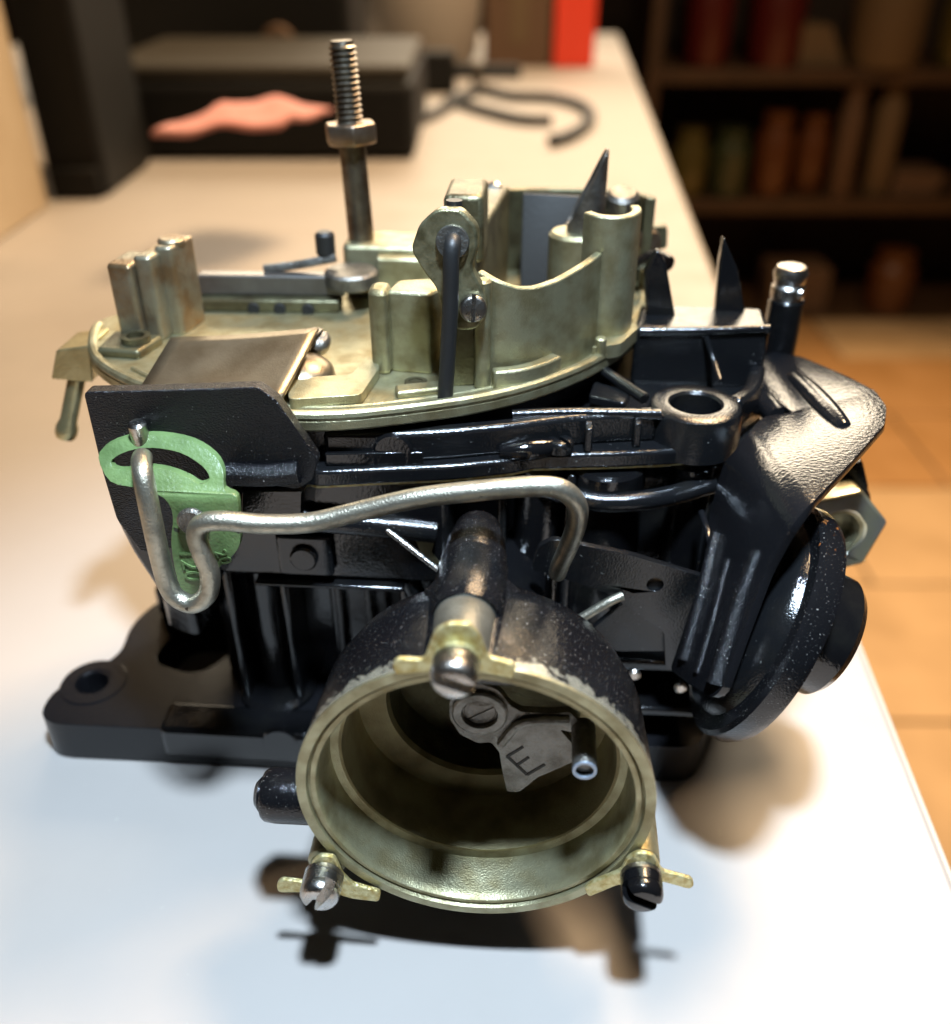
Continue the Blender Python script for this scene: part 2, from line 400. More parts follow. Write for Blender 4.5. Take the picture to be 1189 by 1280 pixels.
# flat black case with the pink cloth on it
y0 = c.y
cx0 = W(128, 196, y=y0).x; cx1 = W(520, 196, y=y0).x
case = tag(empty('tool_case', ((cx0 + cx1) / 2, y0 + 12, 0)), 'flat black tool case with grey lid at the far end of the bench', 'case')
child(box('case_body', (cx0, y0, 0.05), (cx1, y0 + 22, 6.2), 'plastic_black', None, 0.8, 3), case)
child(box('lid', (cx0 + 0.3, y0 + 0.3, 6.22), (cx1 - 0.3, y0 + 21.7, 7.4), 'case_top', None, 0.5, 3), case)
# pink cloth: a crumpled sheet
cl = W(315, 150, z=7.5); gx, gy = 18, 10; vs = []; fs = []
wd = (W(395, 150, z=7.5).x - W(228, 150, z=7.5).x) * 0.86
for j in range(gy + 1):
    for i in range(gx + 1):
        a = i / gx - 0.5; b = j / gy - 0.5
        edge = 0.82 + 0.18 * math.sin(5 * a + 3 * b)
        vs.append((cl.x + a * wd * (0.95 + 0.05 * math.sin(5 * a + 3 * b)) + b * 2.5, cl.y + b * 9.5 * (0.75 + 0.3 * math.cos(3 * a + 0.8)), 7.44 + 0.4 * (math.sin(5 * a + 4 * b) * math.cos(6 * b - 3 * a)) ** 2 + 1.0 * max(0, 0.5 - abs(a)) * max(0, .5 - abs(b)) * 2))
for j in range(gy):
    for i in range(gx):
        a = j * (gx + 1) + i; fs.append((a, a + 1, a + gx + 2, a + gx + 1))
pc = make('folded_cloth', vs, fs, 'cloth_pink')
sol = pc.modifiers.new('thickness', 'SOLIDIFY'); sol.thickness = 0.003; sol.offset = 1
tag(pc, 'crumpled pink cloth lying on the grey case lid', 'cloth')
# machine with dark front behind the case
y1 = y0 + 27
mx0 = W(95, 60, y=y1).x; mx1 = W(440, 60, y=y1).x
mach = tag(empty('bench_machine', ((mx0 + mx1) / 2, y1 + 8, 0)), 'large dark machine with small controls behind the flat case', 'machine')
child(box('housing', (mx0, y1, 0.05), (mx1, y1 + 18, 34), 'plastic_black', None, 1.0, 3), mach)
for (u, v, rr) in ((155, 78, 1.3), (285, 88, 1.8), (320, 86, 1.4), (350, 52, 1.7)):
    p = W(u, v, y=y1); child(cyl('control_knob', (p.x, y1 - 0.02, p.z), (0, -1, 0), rr, 1.6, 'plastic_grey' if u != 350 else 'brown_card', None, 20, 0.2), mach)
p0 = W(82, 0, y=y1 - 2); p1 = W(128, 0, y=y1 - 2)
child(box('side_column', (p0.x, y1 - 3, 0.05), (p1.x, y1 - 0.04, 33), 'plastic_grey', None, 0.5), mach)
# grey bag and dark box beyond
p = W(520, 92, z=0)
bx = [W(430, 60, y=p.y).x, W(600, 60, y=p.y).x]
tag(lathe('grey_sack', [(0, 0.03), (6.5, 0.1), (7.6, 2), (8.2, 8), (7.4, 15), (5.2, 20), (3.2, 22), (3.6, 25), (0, 26)], (sum(bx) / 2 + 1, p.y + 8, 0), (0, 0, 1), 'tin_grey', None, 22), 'slumped grey sack beside the dark machine', 'sack')
p = W(648, 84, z=0); q = W(690, 84, y=p.y)
bb = tag(empty('cardboard_box', (p.x, p.y + 4, 0)), 'dark brown box standing next to the red box', 'box')
child(box('carton', (W(606, 84, y=p.y).x, p.y, 0.04), (q.x - 0.1, p.y + 9, 24), 'brown_card', None, 0.3), bb)
child(box('tape', (p.x - 1.2, p.y - 0.06, 3), (p.x + 1.2, p.y - 0.005, 22), 'box_tan', None, 0), bb)
p = W(716, 85, z=0)
rb = tag(empty('red_box', (p.x, p.y + 2, 0)), 'tall bright red box standing on the far bench corner', 'box')
child(box('carton', (W(690, 85, y=p.y).x + 0.1, p.y, 0.04), (W(742, 85, y=p.y).x, p.y + 6, 27), 'red_card', None, 0.25), rb)
child(box('flap', (W(690, 85, y=p.y).x + 0.25, p.y + 0.15, 27.02), (W(742, 85, y=p.y).x - 0.15, p.y + 5.8, 27.3), 'dark_red', None, 0.1), rb)
# black cable loop
tag(tube('power_cable', [W(u, v, z=0.58) for u, v in ((560, 128), (600, 112), (640, 120), (690, 122), (728, 132), (738, 148), (718, 166), (690, 176))], 0.55, 'rubber', None, 10), 'thick black cable looped on the far bench top', 'cable')
tag(tube('power_cable', [W(u, v, z=0.58) for u, v in ((520, 150), (545, 140), (570, 128), (600, 136), (650, 148), (690, 150))], 0.5, 'rubber', None, 10), 'thinner black cable lying in front of the looped one', 'cable')
p = W(575, 118, z=0)
cp_ = tag(empty('bench_clamp', (p.x, p.y, 0)), 'small dark clamp lying beside the cables on the far bench', 'clamp')
child(box('clamp_jaw', (p.x - 4.5, p.y, 0.05), (p.x - 0.5, p.y + 3, 4.5), 'plastic_black', None, 0.4), cp_)
child(tube('clamp_bar', [V(p.x - 3, p.y + 1.4, 2.2), V(p.x + 2, p.y + 1.0, 2.4), V(p.x + 7, p.y + 1.8, 2.2)], 0.8, 'plastic_black', None, 12), cp_)
child(cyl('clamp_screw', (p.x + 2, p.y + 1, 0.05), (0, 0, 1), 0.7, 3.4, 'tin_grey', None, 14, 0.15), cp_)
# tall black loudspeaker-like column and pale wooden shelf at the left
p = W(80, 247, z=0); x0 = W(64, 247, y=p.y).x; x1 = W(138, 250, y=p.y).x
colm = tag(empty('black_cabinet', ((x0 + x1) / 2, p.y + 5, 0)), 'tall narrow black cabinet between the pale shelf and the flat case', 'cabinet')
child(box('cabinet_body', (x0, p.y, 0.05), (x1, p.y + 11, 40), 'plastic_black', None, 0.5), colm)
child(box('plinth', (x0 + 0.4, p.y - 0.6, 0.04), (x1 - 0.4, p.y - 0.03, 2.2), 'plastic_black', None, 0.2), colm)
p = W(58, 262, z=0); x1 = p.x; sh = tag(empty('wooden_shelf', (x1 - 12, p.y - 6, 0)), 'pale wooden shelf unit with open compartments at the bench side', 'shelf')
child(box('side_panel', (x1 - 1.9, p.y - 12, 0.05), (x1, p.y, 42), 'pale_wood', None, 0.12), sh)
for z in (0.06, 12.5, 25):
    child(box('shelf_board', (x1 - 28, p.y - 11.8, z), (x1 - 1.92, p.y - 0.2, z + 1.8), 'pale_wood', None, 0.1), sh)
child(box('back_panel', (x1 - 28, p.y + 0.02, 0.06), (x1 - 0.1, p.y + 0.8, 42), 'pale_wood', None, 0.1), sh)
tag(lathe('squat_jar', [(0, 0), (3.1, 0), (3.5, 0.6), (3.5, 5), (2.7, 6.4), (2.9, 7.4), (0, 7.5)], (x1 - 7.5, p.y - 5, 1.88), (0, 0, 1), 'box_tan', None, 24), 'squat tan jar in the lowest compartment of the pale shelf', 'jar')
# storage rack on the floor at the right
RY = 235.0
rx0 = W(800, 200, y=RY).x; rx1 = rx0 + 125
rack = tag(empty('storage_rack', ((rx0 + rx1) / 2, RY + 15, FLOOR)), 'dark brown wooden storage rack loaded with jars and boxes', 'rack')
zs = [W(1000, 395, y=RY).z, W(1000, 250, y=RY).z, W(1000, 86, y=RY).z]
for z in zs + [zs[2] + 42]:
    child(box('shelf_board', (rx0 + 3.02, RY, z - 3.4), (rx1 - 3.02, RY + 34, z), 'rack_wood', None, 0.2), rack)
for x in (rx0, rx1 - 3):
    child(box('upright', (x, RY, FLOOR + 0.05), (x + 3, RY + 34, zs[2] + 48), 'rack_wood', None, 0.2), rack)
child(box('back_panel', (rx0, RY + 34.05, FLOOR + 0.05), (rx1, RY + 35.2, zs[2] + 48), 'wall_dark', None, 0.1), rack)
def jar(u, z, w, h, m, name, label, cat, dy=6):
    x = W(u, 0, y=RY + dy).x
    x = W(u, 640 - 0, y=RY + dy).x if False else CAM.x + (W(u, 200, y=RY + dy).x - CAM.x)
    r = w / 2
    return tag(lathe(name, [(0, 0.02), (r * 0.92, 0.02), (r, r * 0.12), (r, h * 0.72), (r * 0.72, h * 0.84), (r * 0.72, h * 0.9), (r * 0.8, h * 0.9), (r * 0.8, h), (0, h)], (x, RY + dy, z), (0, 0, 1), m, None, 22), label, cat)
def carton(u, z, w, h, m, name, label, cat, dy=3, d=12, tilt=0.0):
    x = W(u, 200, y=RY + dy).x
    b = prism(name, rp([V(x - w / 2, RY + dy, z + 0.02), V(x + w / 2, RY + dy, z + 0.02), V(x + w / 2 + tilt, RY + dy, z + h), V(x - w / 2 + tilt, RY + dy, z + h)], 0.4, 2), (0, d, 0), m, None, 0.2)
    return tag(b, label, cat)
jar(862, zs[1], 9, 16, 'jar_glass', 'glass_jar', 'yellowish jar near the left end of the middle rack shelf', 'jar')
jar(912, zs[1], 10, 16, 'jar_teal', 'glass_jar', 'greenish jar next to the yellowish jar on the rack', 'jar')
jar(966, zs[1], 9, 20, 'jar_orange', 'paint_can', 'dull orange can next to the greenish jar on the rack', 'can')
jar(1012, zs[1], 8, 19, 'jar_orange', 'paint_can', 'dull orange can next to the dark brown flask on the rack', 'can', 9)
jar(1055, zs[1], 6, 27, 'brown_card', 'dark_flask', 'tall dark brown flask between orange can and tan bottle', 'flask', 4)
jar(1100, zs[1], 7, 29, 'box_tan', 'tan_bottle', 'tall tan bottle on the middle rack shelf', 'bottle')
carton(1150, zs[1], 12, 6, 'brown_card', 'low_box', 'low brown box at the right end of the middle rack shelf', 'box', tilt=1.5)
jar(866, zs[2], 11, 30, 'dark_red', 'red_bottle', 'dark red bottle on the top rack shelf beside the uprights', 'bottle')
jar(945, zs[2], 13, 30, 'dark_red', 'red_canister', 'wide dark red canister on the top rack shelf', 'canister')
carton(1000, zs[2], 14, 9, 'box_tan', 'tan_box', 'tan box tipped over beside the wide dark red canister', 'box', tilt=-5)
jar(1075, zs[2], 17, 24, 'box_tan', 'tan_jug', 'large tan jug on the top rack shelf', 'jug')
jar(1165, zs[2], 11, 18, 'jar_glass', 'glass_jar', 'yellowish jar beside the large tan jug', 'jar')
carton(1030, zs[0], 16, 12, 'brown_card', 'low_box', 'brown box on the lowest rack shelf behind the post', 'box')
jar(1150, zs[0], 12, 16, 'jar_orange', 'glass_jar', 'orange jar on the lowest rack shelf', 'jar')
#@@CARB
# ================================================================== THE CARBURETOR
root = tag(empty('carburetor'), 'black and gold chromate carburetor standing on its base flange on the white bench', 'carburetor')
root.rotation_euler = (0, 0, -YAW)

# ---------------- throttle body: the black base flange
tb = empty('throttle_body', (0, 0, 0), root)
ear = rp([V(-10.95, 4.55, 0.02), V(-4.6, 4.62, 0.02), V(4.9, 4.9, 0.02), V(6.2, 8, 0.02), V(6.2, 14.5, 0.02), V(-7.6, 14.5, 0.02), V(-7.8, 11.0, 0.02), V(-9.7, 9.6, 0.02), V(-10.1, 8.4, 0.02), V(-9.9, 7.1, 0.02), V(-11.1, 5.7, 0.02)], [0.7, 0, 0.5, 0.5, 0.5, 0.5, 0.8, 0.6, 0.5, 0.5, 0.6])
slot = rp([V(-9.0, 6.9, 0.02), V(-7.6, 6.5, 0.02), V(-6.9, 7.6, 0.02), V(-7.2, 8.7, 0.02), V(-8.7, 8.7, 0.02)], 0.5)
prism('base_flange', ear, (0, 0, 1.15), 'flange_paint', tb, 0.14, [slot, circle((-10.2, 6.0, 0.02), (0, 0, 1), 0.42)], 3)
prism('flange_rail', rp([V(-7.9, 4.45, 0.35), V(-4.2, 4.45, 0.35), V(-4.2, 5.4, 0.35), V(-7.9, 5.4, 0.35)], 0.2), (0, 0, 0.95), 'black_smooth', tb, 0.12)
cyl('core_plug', A(352, 926, y=4.56), (0, -1, 0), 0.46, 0.12, 'black_smooth', tb, 32, 0.05)
lathe('end_pad', [(0.86, 0.03), (0.86, 1.12), (0.80, 1.20), (0.46, 1.20), (0.42, 1.12), (0.42, 0.05)], (-10.15, 6.05, 0), (0, 0, 1), 'flange_paint', tb, 32, True)
prism('flange_web', rp([V(-9.5, 8.7, 1.17), V(-7.0, 8.9, 1.17), V(-7.0, 9.8, 1.17), V(-9.3, 9.5, 1.17)], 0.3), (0, 0, 1.0), 'flange_paint', tb, 0.15)

# ---------------- main body (float bowl)
fb = empty('float_bowl', (0, 0, 0), root)
plan('bowl_casting', [(-6.9, 6.6), (4.6, 6.6), (5.4, 8.0), (5.4, 13.0), (-6.9, 12.4)], 1.17, 7.95, 'black_smooth', fb, 0.12, 0.5)
plan('upper_step', [(-6.6, 5.25), (-1.0, 5.25), (-0.6, 6.58), (-6.6, 6.58)], 5.35, 7.93, 'black_smooth', fb, 0.12, 0.25)
plan('side_wall', [(-7.9, 6.0), (-6.92, 5.6), (-6.92, 12.5), (-7.9, 12.0)], 3.2, 7.9, 'black_smooth', fb, 0.15, 0.3)
for x in (-6.05, -4.75):
    plan('rib', [(x - 0.10, 5.62), (x + 0.10, 5.62), (x + 0.14, 6.58), (x - 0.14, 6.58)], 1.18, 5.33, 'black_smooth', fb, 0.08)
cyl('column', (-5.38, 6.35, 1.19), (0, 0, 1), 0.42, 4.1, 'black_smooth', fb, 28, 0.06)
cyl('column_foot', (-5.4, 6.15, 1.175), (0, 0, 1), 0.95, 0.22, 'black_smooth', fb, 32, 0.12)
plan('panel', [(-3.9, 6.28), (-2.5, 6.28), (-2.5, 6.58), (-3.9, 6.58)], 1.3, 5.2, 'black_smooth', fb, 0.08)
plan('corner_wall', [(-2.1, 5.6), (-1.3, 5.6), (-1.1, 6.58), (-2.2, 6.58)], 1.3, 5.3, 'black_smooth', fb, 0.1)
for x, r_, y in ((0.95, 0.55, 6.5), (2.35, 0.85, 6.6), (4.2, 0.6, 6.9)):
    cyl('barrel', (x, y, 1.2), (0, 0, 1), r_, 6.65, 'black_smooth', fb, 30, 0.08)
plan('corner_block', [(4.5, 6.3), (5.9, 7.2), (6.0, 10.5), (4.7, 10.5)], 1.2, 7.9, 'black_paint', fb, 0.1, 0.2)
box('shelf', (2.1, 5.35, 3.05), (4.7, 6.7, 3.35), 'black_smooth', fb, 0.08)
box('shelf', (2.3, 5.0, 2.0), (4.9, 6.7, 2.25), 'black_smooth', fb, 0.08)
box('ledge_bar', (-5.2, 5.05, 5.22), (-1.9, 5.6, 5.34), 'black_smooth', fb, 0.05)
for x in (-3.6, -2.9, 0.15, 1.6):
    plan('rib', [(x - 0.09, 5.95), (x + 0.09, 5.95), (x + 0.13, 6.58), (x - 0.13, 6.58)], 1.3, 5.2 if x < 0 else 7.8, 'black_paint', fb, 0.06)
plan('drilled_pad', [(-4.6, 5.0), (-3.4, 5.0), (-3.4, 5.24), (-4.6, 5.24)], 5.6, 6.6, 'black_paint', fb, 0.1, 0.2)
cyl('bowl_plug', (-4.0, 4.99, 6.1), (0, -1, 0), 0.3, 0.12, 'black_paint', fb, 24, 0.05)
tube('cast_passage', [V(-6.3, 5.2, 7.0), V(-4.5, 5.12, 7.0), V(-2.6, 5.15, 6.9), V(-1.2, 5.3, 6.7)], 0.26, 'black_paint', fb, 16)
tube('cast_passage', [V(1.0, 6.1, 7.4), V(2.2, 5.75, 7.3), V(3.4, 5.9, 7.35), V(4.6, 6.5, 7.4)], 0.22, 'black_paint', fb, 16)
tube('fillet', [V(-1.9, 5.5, 5.3), V(-1.6, 5.55, 4.2), V(-1.75, 5.6, 3.0), V(-2.2, 5.8, 2.0)], 0.2, 'black_paint', fb, 14)
for x, z in ((3.0, 4.4), (4.35, 4.4)):
    slotted('body_screw', V(x, 5.75 if x < 4 else 6.2, z), (0, -1, 0.1), 0.27, 0.24, 'black_paint', fb, R(30 * x), 0.2, 0.2)
for x in (2.35, 4.2):
    hexa('hex_plug', V(x, 5.74 if x < 3 else 6.28, 2.7), (0, -1, 0), 0.36, 0.2, 'black_paint', fb, 0.3)
p, q = A(466, 648, y=5.1), A(548, 712, y=4.6)
tube('strap_wire', [p, (p + q) / 2, q], 0.065, 'steel', fb, 10)
gp = [A(u, v, y=5.24) for u, v in ((508, 650), (548, 655), (540, 690), (552, 705), (530, 700), (522, 680))]
prism('worn_patch', gp, (0, -0.02, 0), 'chromate_dark', fb, 0)

# ---------------- bowl cover: the black air horn flange and its bosses
bc = empty('bowl_cover', (0, 0, 0), root)
FRONT = spline([V(-9.75, 9.9, 0), V(-9.55, 8.7, 0), V(-8.8, 7.2, 0), V(-7.2, 5.9, 0), V(-5.2, 5.1, 0), V(-3.4, 4.88, 0), V(-1.4, 5.45, 0), V(0.23, 6.25, 0), V(1.55, 7.4, 0), V(2.57, 8.8, 0), V(3.42, 10.5, 0), V(3.85, 12.6, 0), V(3.75, 14.0, 0)], 5)
DISC = FRONT + [V(3.2, 15.0, 0), V(0.4, 15.2, 0), V(-1.6, 13.9, 0), V(-4.3, 13.6, 0), V(-4.7, 12.0, 0), V(-7.2, 11.5, 0), V(-9.0, 11.0, 0)]
lip = [A(395, 610, z=7.98), A(470, 606, z=7.98), A(560, 602, z=7.98), A(640, 594, z=7.98), A(665, 588, z=7.98), A(760, 586, z=7.98), A(830, 583, z=7.98), A(905, 576, z=7.98), A(925, 545, z=7.98)]
back = [V(6.2, 9.0, 7.98), V(6.4, 12, 7.98), V(4.5, 13.4, 7.98), V(-6.5, 12.6, 7.98), V(-8.0, 11, 7.98), V(-7.0, 6.2, 7.98)]
prism('cover_flange', rp(lip + back, 0.25, 3), (0, 0, 0.36), 'black_paint', bc, 0.07)
prism('gasket', [V(q.x * 0.995, q.y + 0.06, 7.94) for q in lip + back], (0, 0, 0.045), 'chromate_bright', bc, 0)
def inset(p, d): return V(p.x, p.y + d, 0)
plan('cover_casting', [((p.x + 3) * 0.90 - 3, (p.y - 12) * 0.93 + 12) for p in FRONT[::2] + DISC[len(FRONT):]], 8.33, 9.14, 'black_paint', bc, 0.10)
wall('front_wall', spline([V(-3.4, 5.35, 0), V(-1.6, 5.5, 0), V(0.2, 5.95, 0), V(1.7, 6.45, 0), V(3.3, 6.75, 0)], 5), 0.36, 8.33, 9.0, 'black_paint', bc, 0.10)
wall('side_wall', spline([V(5.0, 7.5, 0), V(5.5, 8.2, 0), V(5.85, 9.4, 0)], 5), 0.36, 8.33, 8.95, 'black_paint', bc, 0.10)
plan('front_rail', [(-3.35, 5.0), (-1.4, 5.22), (-1.4, 5.30), (-3.35, 5.14)], 8.35, 8.62, 'black_smooth', bc, 0.06, 0.05)
cyl('round_pad', A(492, 562, y=5.3), (0, -1, 0), 0.40, 0.12, 'black_smooth', bc, 32, 0.05)
prism('square_pad', rp([A(420, 552, y=5.24), A(468, 545, y=5.24), A(470, 583, y=5.24), A(420, 592, y=5.24)], 0.1), (0, 0.25, 0), 'black_smooth', bc, 0.05)
for u, v in ((412, 598), (700, 578)):
    p = A(u, v, y=5.1 if u < 500 else 5.6); slotted('cover_screw', V(p.x, p.y + 0.42, 8.35), (0, 0, 1), 0.28, 0.26, 'black_paint', bc, 0.7, 0.2, 0.25)
for x, y in ((1.9, 6.15), (2.9, 6.45)):
    plan('wall_rib', [(x - 0.08, y - 0.22), (x + 0.08, y - 0.2), (x + 0.08, y + 0.2), (x - 0.08, y + 0.2)], 8.35, 8.9, 'black_paint', bc, 0.04)
tube('blister', [V(0.1, 5.72, 8.42), V(0.7, 5.78, 8.45), V(1.3, 6.05, 8.44)], lambda t: 0.14 + 0.08 * math.sin(PI * t), 'black_smooth', bc, 14)
bo = A(870, 503, z=9.0)
lathe('mounting_boss', [(1.02, -0.95), (0.98, -0.2), (0.94, -0.05), (0.86, 0.0), (0.58, 0.0), (0.53, -0.06), (0.53, -0.9)], bo, (0, 0, 1), 'black_paint', bc, 48, True)
lathe('bore_floor', [(0, -0.88), (0.52, -0.88), (0.52, -0.8), (0, -0.8)], bo, (0, 0, 1), 'hole_shade', bc, 32)
tube('ridge', [A(752, 462, z=9.1), A(777, 479, z=9.0), A(806, 498, z=8.95)], 0.13, 'black_paint', bc, 12)
tube('rail', [A(640, 519, z=8.98), A(720, 516, z=8.98), A(826, 518, z=8.95)], 0.12, 'black_paint', bc, 12)
prism('notch_block', rp([A(742, 486, z=8.7), A(788, 500, z=8.7), A(780, 515, z=8.7), A(735, 505, z=8.7)], 0.1), (0, 0, 0.2), 'black_paint', bc, 0.08)
# upright block behind the boss
plan('rear_block', [(2.95, 9.4), (6.0, 9.4), (6.1, 10.9), (3.2, 11.0)], 8.3, 9.75, 'black_paint', bc, 0.12, 0.2)
tube('front_bead', [A(800, 414, y=9.42), A(890, 413, y=9.42), A(962, 411, y=9.42)], 0.10, 'black_smooth', bc, 12)
tube('web', [A(882, 420, y=9.38), A(892, 450, y=9.1), A(900, 476, y=8.5)], 0.07, 'black_paint', bc, 12)
prism('fin', [A(808, 402, y=10.2), A(846, 405, y=10.2), A(833, 330, y=10.2), A(822, 312, y=10.2), A(806, 340, y=10.2)], (0, 0.35, 0), 'black_smooth', bc, 0.06)
prism('fin', [A(893, 402, y=10.6), A(934, 402, y=10.6), A(922, 335, y=10.6), A(905, 297, y=10.6), A(899, 330, y=10.6)], (0, 0.35, 0), 'black_smooth', bc, 0.06)
pp = A(972, 440, y=11.4)
cyl('post', (pp.x, pp.y, 8.2), (0, 0, 1), 0.42, A(970, 372, y=11.4).z - 8.2, 'black_smooth', bc, 28, 0.05)
zc = A(970, 372, y=11.4).z
hd = lathe('fillister_screw', [(0.36, -0.05), (0.40, 0.1), (0.40, 0.3), (0.34, 0.36), (0.37, 0.42), (0.41, 0.62), (0.34, 0.78), (0.22, 0.82), (0, 0.80)], (pp.x - 0.02, pp.y, zc), (0, 0, 1), 'steel', bc, 28)
pn = A(985, 366, y=11.2); cyl('cross_pin', pn, (1, -0.2, 0), 0.15, 0.35, 'steel', bc, 16, 0.04)

# ---------------- air horn: gold chromate casting
ah = empty('air_horn', (0, 0, 0), root)
prism('horn_floor', [V(p.x, p.y, 9.16) for p in DISC], (0, 0, 0.26), 'chromate', ah, 0.05)
RIM = [V(p.x * 0.985 - 0.045, (p.y - 12) * 0.985 + 12, 9.46) for p in FRONT[3:]]
tube('rim_bead', RIM, 0.12, 'chromate', ah, 10, smooth=False)
RIM2 = [V((p.x + 3) * 0.93 - 3, (p.y - 12) * 0.93 + 12, 9.43) for p in FRONT[12:]]
tube('inner_bead', RIM2, 0.06, 'chromate', ah, 8, smooth=False)
# secondary side: air valve plate
BP = A(345, 488, z=9.75); BN = V(-0.10, -0.22, 1).normalized()
pl = [AP(u, v, BP, BN) for u, v in ((172, 496), (212, 428), (372, 412), (392, 426), (352, 480), (338, 496))]
c00, c10, c11, c01 = (AP(u, v, BP, BN) for u, v in ((168, 500), (352, 500), (398, 412), (214, 424)))
g = 12; vs = []; fs = []
for jj in range(g + 1):
    for ii in range(g + 1):
        a, b = ii / g, jj / g
        q = (c00 * (1 - a) + c10 * a) * (1 - b) + (c01 * (1 - a) + c11 * a) * b
        vs.append(q + V(0, 0, 0.05 - 0.10 * math.sin(PI * a) * (0.4 + 0.6 * math.sin(PI * b))))
for jj in range(g):
    for ii in range(g):
        a = jj * (g + 1) + ii; fs.append((a, a + 1, a + g + 2, a + g + 1))
av = make('air_valve_plate', vs, fs, 'bronze_plate', root)
so = av.modifiers.new('thickness', 'SOLIDIFY'); so.thickness = 0.08 * S
hc = A(378, 462, z=9.62)
hump = lathe('hump', [(0.70, -0.15), (0.66, 0.02), (0.54, 0.14), (0.36, 0.22), (0.18, 0.265), (0, 0.28)], hc, (0.1, -0.1, 1), 'bronze_plate', av, 32)
sp = A(395, 430, z=9.82)
slotted('screw', sp, (0.35, -0.5, 0.8), 0.30, 0.30, 'steel_dark', av, 0.6)
# pale step beside the plate
prism('step', rp([A(362, 512, z=9.44), A(362, 485, z=9.44), A(440, 480, z=9.44), A(462, 455, z=9.44), A(476, 470, z=9.44), A(452, 506, z=9.44)], 0.15), (0, 0, 0.22), 'chromate', ah, 0.06)
# left nozzle block and tower
tw = empty('vent_tower', (0, 0, 0), ah)
plan('tower_wall', [(-8.75, 8.55), (-8.17, 8.45), (-8.05, 9.5), (-8.65, 9.6)], 9.40, 11.2, 'tower_metal', ah, 0.12, 0.12)
bpy.data.objects.remove(tw)
plan('tower_wall', [(-8.15, 8.62), (-7.75, 8.6), (-7.55, 9.6), (-8.0, 9.65)], 9.40, 11.36, 'tower_metal', ah, 0.12, 0.12)
plan('tower_wall', [(-7.80, 9.0), (-7.40, 9.0), (-7.2, 10.0), (-7.6, 10.0)], 9.40, 11.46, 'tower_metal', ah, 0.12, 0.12)
cyl('tower_cap', (-7.55, 9.5, 11.38), (0, 0, 1), 0.3, 0.16, 'tower_metal', ah, 20, 0.05)
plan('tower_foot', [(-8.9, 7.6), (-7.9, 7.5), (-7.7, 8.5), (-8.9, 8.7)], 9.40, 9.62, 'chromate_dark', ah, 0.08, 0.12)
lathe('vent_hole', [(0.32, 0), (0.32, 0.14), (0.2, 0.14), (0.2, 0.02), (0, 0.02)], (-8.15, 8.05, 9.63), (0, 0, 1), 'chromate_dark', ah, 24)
nz = prism('nozzle_block', rp([A(64, 474, y=8.0), A(70, 438, y=8.0), A(112, 432, y=8.0), A(116, 478, y=8.0)], 0.06), (0, 1.1, 0), 'brass', root, 0.06)
a0, a1 = A(97, 470, y=8.3), A(82, 546, y=8.1); dz = (a1 - a0).normalized(); ln = (a1 - a0).length
lathe('hose_barb', [(0.20, -0.1), (0.20, ln * 0.72), (0.26, ln * 0.84), (0.26, ln * 0.93), (0.22, ln), (0.14, ln), (0.13, ln * 0.7), (0, ln * 0.7)], a0, dz, 'brass', nz, 24)
# bar across the secondary side
br = prism('lever_bar', rp([V(-7.6, 10.8, 9.74), V(-4.0, 10.95, 9.74), V(-4.0, 11.35, 9.74), V(-7.6, 11.2, 9.74)], 0.06), (0, 0, 0.50), 'bar_metal', root, 0.05)
prism('under_plate', [V(-7.6, 10.5, 9.43), V(-4.1, 10.65, 9.43), V(-4.1, 11.2, 9.43), V(-7.6, 11.1, 9.43)], (0, 0, 0.30), 'chromate_dark', br, 0.05)
for x in (-6.2, -5.55, -4.85):
    cyl('notch_shade_disc', V(x, 10.58, 9.52), (0.03, -1, 0), 0.15, 0.06, 'hole_shade', br, 18, 0.02)  # flat dark disc, painted as the shade of a notch
cyl('knob', A(408, 320, y=11.5), (0, 0, 1), 0.24, 0.6, 'rubber', br, 20, 0.07)
tube('clip', [A(330, 336, y=11.2), A(372, 331, y=11.3), A(420, 322, y=11.4)], 0.11, 'steel_dark', br, 10)
lathe('bushing', [(0, 0), (0.62, 0), (0.66, 0.05), (0.66, 0.32), (0.6, 0.38), (0, 0.38)], (-3.85, 11.2, 9.96), (0, 0, 1), 'steel_dark', br, 30)
# stud block
plan('stud_block', [(-4.2, 11.9), (-2.0, 11.9), (-2.0, 13.3), (-4.2, 13.3)], 9.40, 10.72, 'chromate', ah, 0.10, 0.2)
plan('stud_block_step', [(-3.3, 11.5), (-1.9, 11.5), (-1.9, 11.89), (-3.3, 11.89)], 9.40, 10.55, 'chromate', ah, 0.08, 0.1)
s0 = V(-3.80, 12.5, 10.70); s1 = A(427, 50, y=12.62); ax = (s1 - s0).normalized(); sl = (s1 - s0).length
st = empty('mounting_stud', (0, 0, 0), root)
nutz = sl * 0.505
lathe('shaft', [(0, -0.3), (0.335, -0.3), (0.325, 0.1), (0.315, nutz), (0, nutz)], s0, ax, 'stud_metal', st, 28)
prof = [(0, nutz + 0.3)]; t = nutz + 0.3; pitch = 0.1235
while t < sl - 0.16:
    prof += [(0.265, t), (0.325, t + pitch * 0.42), (0.325, t + pitch * 0.58), (0.265, t + pitch)]; t += pitch
prof += [(0.27, t + 0.02), (0.25, t + 0.09), (0.0, t + 0.10)]
lathe('thread', prof, s0, ax, 'stud_metal', st, 28, smooth=20)
lathe('nut_washer', [(0, nutz - 0.02), (0.5, nutz - 0.02), (0.5, nutz + 0.02), (0, nutz + 0.02)], s0, ax, 'nut_metal', st, 28)
hexa('hex_nut', s0 + ax * (nutz + 0.02), ax, 0.66, 0.46, 'nut_metal', st, R(17))
